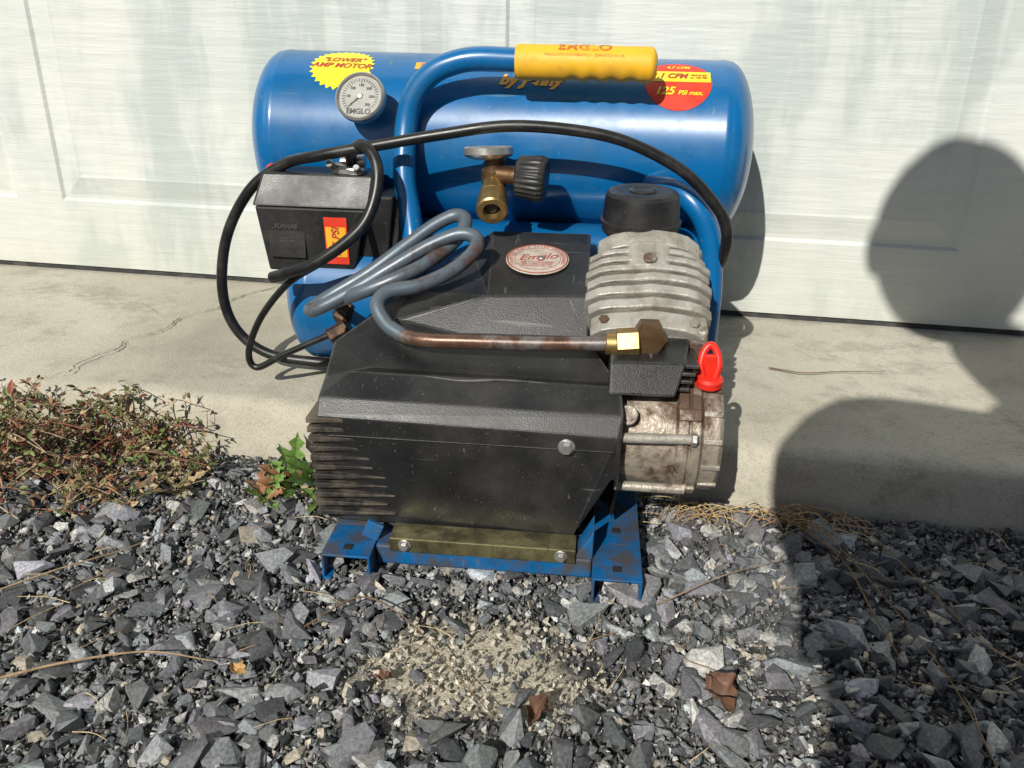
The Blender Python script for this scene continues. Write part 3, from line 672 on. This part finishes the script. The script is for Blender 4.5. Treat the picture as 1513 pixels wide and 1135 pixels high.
# --- cylinder head with fins
tv_=V((0,.85,.527)).normalized(); nv=V((0,-.527,.85)).normalized(); h0=V((.100,.100,.187))
def plate(s0,s1,w,top,depth,ch,jit=0,wav=0):
    prof=[(-w/2,-depth),(-w/2,top-ch),(-w/2+ch*.9,top-ch*.25),(-w/2+ch*1.8,top),(-w*.12,top+.0006),(w*.02,top+.0022),(w*.16,top+.0006),(w/2-ch*1.8,top),(w/2-ch*.9,top-ch*.25),(w/2,top-ch),(w/2,-depth)]
    vs=[];n=len(prof)
    for s in (s0,s1):
        for (x,q) in prof: vs.append(h0+V((x+jit,0,0))+tv_*(s+wav*math.sin(x*70+1))+nv*q)
    fs=[tuple(range(n)),tuple(range(2*n-1,n-1,-1))]+[(i,(i+1)%n,n+(i+1)%n,n+i) for i in range(n)]
    return vs,fs
fins=[(.000,.0175,.092,.000,.009),(.0205,.0300,.101,.0022,.010),(.0340,.0430,.103,.0036,.011),(.0472,.0550,.104,.0044,.012),(.0594,.0660,.104,.0038,.012),(.0702,.0765,.103,.0032,.012),(.0808,.0865,.099,.0015,.012),(.0905,.1080,.088,.000,.012)]
for i,(s0,s1,w_,tp,ch) in enumerate(fins):
    v_,f_=plate(s0,s1,w_,tp,.050,ch,(i%2)*.0016-.0006,.0018)
    poly('head_fin_%d'%(i+1),v_,f_,'alu',AC,.0014)
v_,f_=plate(.002,.105,.084,-.0060,.062,.013); poly('head_core',v_,f_,'alu_dirty',AC,.002)
v_,f_=plate(.062,.092,.036,.0050,.02,.004); poly('head_rib_block',v_,f_,'alu',AC,.003)
hb=h0+tv_*.070+nv*.0065
cyl('head_bolt',hb,hb+nv*.003,.0055,'alu_dirty',AC,24)
for i,(dx,s) in enumerate([(-.036,.009),(.036,.009)]):
    q=h0+V((dx,0,0))+tv_*s+nv*-.002; hexn('head_corner_bolt_%d'%(i+1),q,q+nv*.003,.0045,'alu_dirty',AC)
# --- air filter
fa=V((0,-.04,1)).normalized(); f0=V((.094,.226,.234))
lathe('air_filter',f0,fa,[(0,.032),(.003,.0345),(.009,.035),(.0095,.0362),(.013,.0365),(.0135,.0345),(.030,.0335),(.036,.0325),(.0385,.030),(.0395,.026),(.0385,.022),(.0385,.004)],'black',AC,64,30)
lathe('air_filter_cap',f0+fa*.0382,fa,[(0,.012),(.0012,.012),(.0022,.009),(.0014,.007),(.0014,.002)],'black',AC,40,30)
# --- crankcase
cy=(.068,.098,.100)
lathe('crankcase',cy,(1,0,0),[(0,.045),(.056,.047),(.058,.0515),(.0655,.0515),(.0663,.0495),(.0675,.0495),(.0683,.0515),(.075,.0515),(.077,.0485),(.090,.0475),(.0935,.044),(.0945,.038),(.0955,.018),(.096,.002)],'alu_rust',AC,72,30,None,.0006)
cyl('case_bolt_bar',(.079,.047,.116),(.136,.047,.118),.0040,'alu',AC); hexn('case_bolt_head',(.135,.047,.118),(.140,.047,.118),.0055,'steel',AC)
cyl('case_bolt_bar_b',(.079,.056,.068),(.136,.056,.068),.0040,'alu_dirty',AC)
for i in range(6):
    a=rad(-35+26*i); 
    box('case_rib_%d'%(i+1),(.153,.098-.0482*math.cos(a),.100+.0482*math.sin(a)),(.015,.003,.0045),'alu_dirty',AC,.001,Matrix.Rotation(-a,3,'X'))
for i,a in enumerate((rad(-38),rad(40),rad(88))):
    box('case_lug_%d'%(i+1),(.1345,.098-.0515*math.cos(a),.100+.0515*math.sin(a)),(.018,.005,.010),'alu_rust',AC,.0015,Matrix.Rotation(-a,3,'X'))
cyl('case_boss',(.086,.062,.128),(.086,.053,.133),.008,'alu_dirty',AC,20)
prism('case_neck',.076,.148,[(.105,.12),(.105,.185),(.20,.23),(.20,.10)],'alu_dirty',.003)
# --- dipstick
lathe('oil_cap',(.149,.084,.148),(0,-.15,1),[(0,.009),(.002,.0112),(.007,.0112),(.009,.009)],'red',AC,32,30)
tube('oil_cap_loop',[(.144,.083,.155),(.1415,.085,.165),(.1435,.089,.175),(.1485,.091,.180),(.1535,.089,.175),(.1555,.085,.165),(.153,.083,.155)],.0030,'red',AC,6)
box('oil_cap_fin',(.1485,.0855,.163),(.010,.004,.022),'red',AC,.001)
# --- base frame
def channel(name,x0,x1,y0,y1,h):
    t=.002; pts=[(x0,0),(x0,h),(x1,h),(x1,0),(x1-.007,0),(x1-.007,t),(x1-t,t),(x1-t,h-t),(x0+t,h-t),(x0+t,t),(x0+.007,t),(x0+.007,0)]
    n=len(pts); vs=[(x,y0,z+.001) for x,z in pts]+[(x,y1,z+.001) for x,z in pts]
    fs=[tuple(range(n)),tuple(range(2*n-1,n-1,-1))]+[(i,(i+1)%n,n+(i+1)%n,n+i) for i in range(n)]
    return poly(name,vs,fs,'blue_rough',AC,.0006)
channel('foot_rail_a',-.148,-.109,-.006,.172,.024); channel('foot_rail_b',.065,.103,-.012,.172,.024)
M['hole']=make('dark_slot',(.01,.01,.01),.9)
for i,(x,y) in enumerate([(-.129,.006),(.084,.002),(.084,.055)]): box('rail_slot_%d'%(i+1),(x,y,.0252),(.007,.007,.0008),'hole',AC,0)
box('rail_tab_a',(-.112,.02,.033),(.014,.004,.016),'blue_rough',AC,.001,Matrix.Rotation(.4,3,'Y'))
box('cross_plate',(-.022,.030,.016),(.173,.036,.018),'blue_rough',AC,.002)
poly('cross_gusset',[(.050,.012,.025),(.0648,.012,.025),(.0648,.012,.050),(.050,.03,.025),(.0648,.03,.025),(.0648,.03,.056)],[(0,1,2),(3,5,4),(0,3,4,1),(1,4,5,2),(0,2,5,3)],'blue_rough',AC,.001)
box('front_bracket',(-.0225,.0105,.0280),(.148,.003,.0130),'zinc',AC,.001)
box('front_bracket_lip',(-.0225,.021,.0330),(.148,.022,.0016),'zinc',AC,.0005)
for i,x in enumerate((-.084,.040)):
    cyl('bracket_washer_%d'%(i+1),(x,.009,.0285),(x,.0078,.0285),.0052,'steel',AC,24,.0003); hexn('bracket_bolt_%d'%(i+1),(x,.0078,.0285),(x,.0040,.0285),.0038,'steel',AC)
box('tank_saddle',(-.11,.315,.0605),(.05,.07,.004),'blue_rough',AC,.001); box('tank_saddle_b',(.07,.315,.0605),(.05,.07,.004),'blue_rough',AC,.001)
box('tank_strap',(-.10,.362,.205),(.012,.04,.04),'blue_rough',AC,.002); box('tank_strap_b',(.09,.362,.205),(.012,.04,.04),'blue_rough',AC,.002)
box('saddle_post_a',(-.129,.167,.045),(.030,.012,.045),'blue_rough',AC,.001); box('saddle_post_b',(.084,.167,.045),(.030,.012,.045),'blue_rough',AC,.001)
box('deck_plate',(-.022,.21,.068),(.25,.11,.003),'blue_rough',AC,.001)

# ------------------------------------------------------------------ photographer crouching behind the camera (casts the shadow)
PH=empty('photographer')
M['coat']=make('dark_jacket',(.05,.06,.09),.9,0,.3,20); M['jean']=make('jeans',(.04,.06,.12),.9,0,.3,60)
M['skin']=make('skin',(.52,.32,.23),.5,0,.1,40); M['hair']=make('hair',(.05,.03,.02),.6,0,.3,90)
def skin(name,vs,es,rs,mat,root=0,sub=2):
    me=bpy.data.meshes.new(name); me.from_pydata(vs,es,[]); ob=bpy.data.objects.new(name,me); COL.objects.link(ob); ob.parent=PH
    ob.modifiers.new('skin','SKIN'); ss=ob.modifiers.new('sub','SUBSURF'); ss.levels=sub; ss.render_levels=sub
    for i,r in enumerate(rs):
        sv=me.skin_vertices[0].data[i]; sv.radius=(r,r) if not isinstance(r,tuple) else r; sv.use_root=(i==root)
    me.materials.append(M[mat]); ob.modifiers['skin'].use_smooth_shade=True; return ob
skin('torso_and_arms',[(.34,-1.50,.50),(.33,-1.47,.64),(.33,-1.42,.76),(.30,-1.37,.85),(.235,-1.34,.93),
 (.16,-1.36,.82),(.035,-1.34,.825),(.055,-1.24,.67),(.10,-1.16,.50),
 (.42,-1.40,.85),(.45,-1.34,.72),(.34,-1.22,.60),(.25,-1.14,.46)],
 [(0,1),(1,2),(2,3),(3,4),(3,5),(5,6),(6,7),(7,8),(3,9),(9,10),(10,11),(11,12)],
 [.17,.18,.17,.14,.07,.065,.068,.065,.040,.09,.07,.06,.038],'coat')
skin('jacket_shadow_fill',[(.28,-1.38,.78),(.17,-1.34,.75),(.11,-1.30,.68),(.13,-1.28,.57),(.17,-1.30,.45),(.19,-1.32,.34)],[(0,1),(1,2),(2,3),(3,4),(4,5)],[.12,.115,.10,.095,.09,.085],'coat')  # unseen bulk added to close the light gap between arm and torso
skin('legs',[(.34,-1.50,.46),(.24,-1.47,.42),(.15,-1.22,.46),(.14,-1.28,.27),(.14,-1.32,.08),(.14,-1.22,.05),
 (.44,-1.47,.40),(.44,-1.22,.16),(.45,-1.42,.09),(.45,-1.62,.08)],
 [(0,1),(1,2),(2,3),(3,4),(4,5),(0,6),(6,7),(7,8),(8,9)],[.15,.12,.085,.07,.05,.045,.12,.085,.06,.05],'jean')
skin('neck',[(.24,-1.35,.90),(.16,-1.31,1.05)],[(0,1)],[.075,.060],'skin')
def ellip(name,c,s,mat,fn=None):
    bm=bmesh.new(); bmesh.ops.create_uvsphere(bm,u_segments=40,v_segments=28,radius=1)
    for v in bm.verts:
        q=v.co.copy()
        if fn: q=fn(q)
        v.co=V((c[0]+q.x*s[0],c[1]+q.y*s[1],c[2]+q.z*s[2]))
    me=bpy.data.meshes.new(name); bm.to_mesh(me); bm.free(); return finish(bpy.data.objects.new(name,me),mat,PH,180)
def headf(q):
    f=max(0,q.y); x=q.x*(1-.28*max(0,-q.z)); y=q.y-.12*max(0,q.z)*f
    if f>.5:
        y+=.22*math.exp(-((q.x/.16)**2+((q.z+.12)/.2)**2)); y-=.08*(math.exp(-(((abs(q.x)-.33)/.16)**2+((q.z-.06)/.12)**2))); y+=.05*math.exp(-((q.x/.25)**2+((q.z+.48)/.07)**2))
    return V((x,y,q.z))
hc=(.122,-1.27,1.115)
ellip('head',hc,(.082,.098,.115),'skin',headf)
ellip('hair',(hc[0],hc[1]-.018,hc[2]+.018),(.094,.100,.106),'hair',lambda q:V((q.x,q.y if q.y<.35 else .35+(q.y-.35)*.3,q.z)))
for s,n in((-1,'ear_l'),(1,'ear_r')): ellip(n,(hc[0]+s*.086,hc[1],hc[2]-.005),(.012,.02,.032),'skin')
for s,n in((-1,'eye_l'),(1,'eye_r')): ellip(n,(hc[0]+s*.029,hc[1]+.086,hc[2]+.008),(.012,.009,.009),'dial')
# phone: its lens sits at the left end of the phone, the hands hold it further right
ph_c=C-Fw*.012+R2*.058
phR=Matrix((R2,U2,-Fw)).transposed()
M['glass']=make('phone_glass',(.02,.02,.02),.15,0,.1,20)
box('phone',ph_c,(.147,.072,.008),'glass',PH,.003,phR)
for sgn,nm in((-1,'left_hand'),(1,'right_hand')):
    if sgn>0: base=ph_c+R2*.082-Fw*.02-U2*.02; wr=V((.25,-1.14,.46)); ax=U2; inn=-R2
    else: base=ph_c-U2*.045-R2*.02-Fw*.03; wr=V((.10,-1.16,.50))+V((0,0,-.03)); ax=R2; inn=U2
    vs_=[wr,base-Fw*.03]; es=[(0,1)]; rs=[.028,(.03,.018)]
    for k in range(4):
        b0=base+ax*(.028-.018*k)-Fw*.012; m1=b0+Fw*.018-inn*.004; m2=m1+Fw*.004+inn*(.020-.002*abs(k-1.4)); o=len(vs_)
        for q_ in (m1,m2):
            dd=(q_-C).dot(Fw)
            if dd>-.006: q_-=Fw*(dd+.006)
        vs_+= [b0,m1,m2]; es+= [(1,o),(o,o+1),(o+1,o+2)]; rs+= [.009,.0085,.007]
    o=len(vs_); vs_+= [base-ax*.03-Fw*.012,base-ax*.02+inn*.03-Fw*.014]; es+= [(1,o),(o,o+1)]; rs+= [.010,.0085]
    skin(nm,[tuple(v) for v in vs_],es,rs,'skin',1,2)
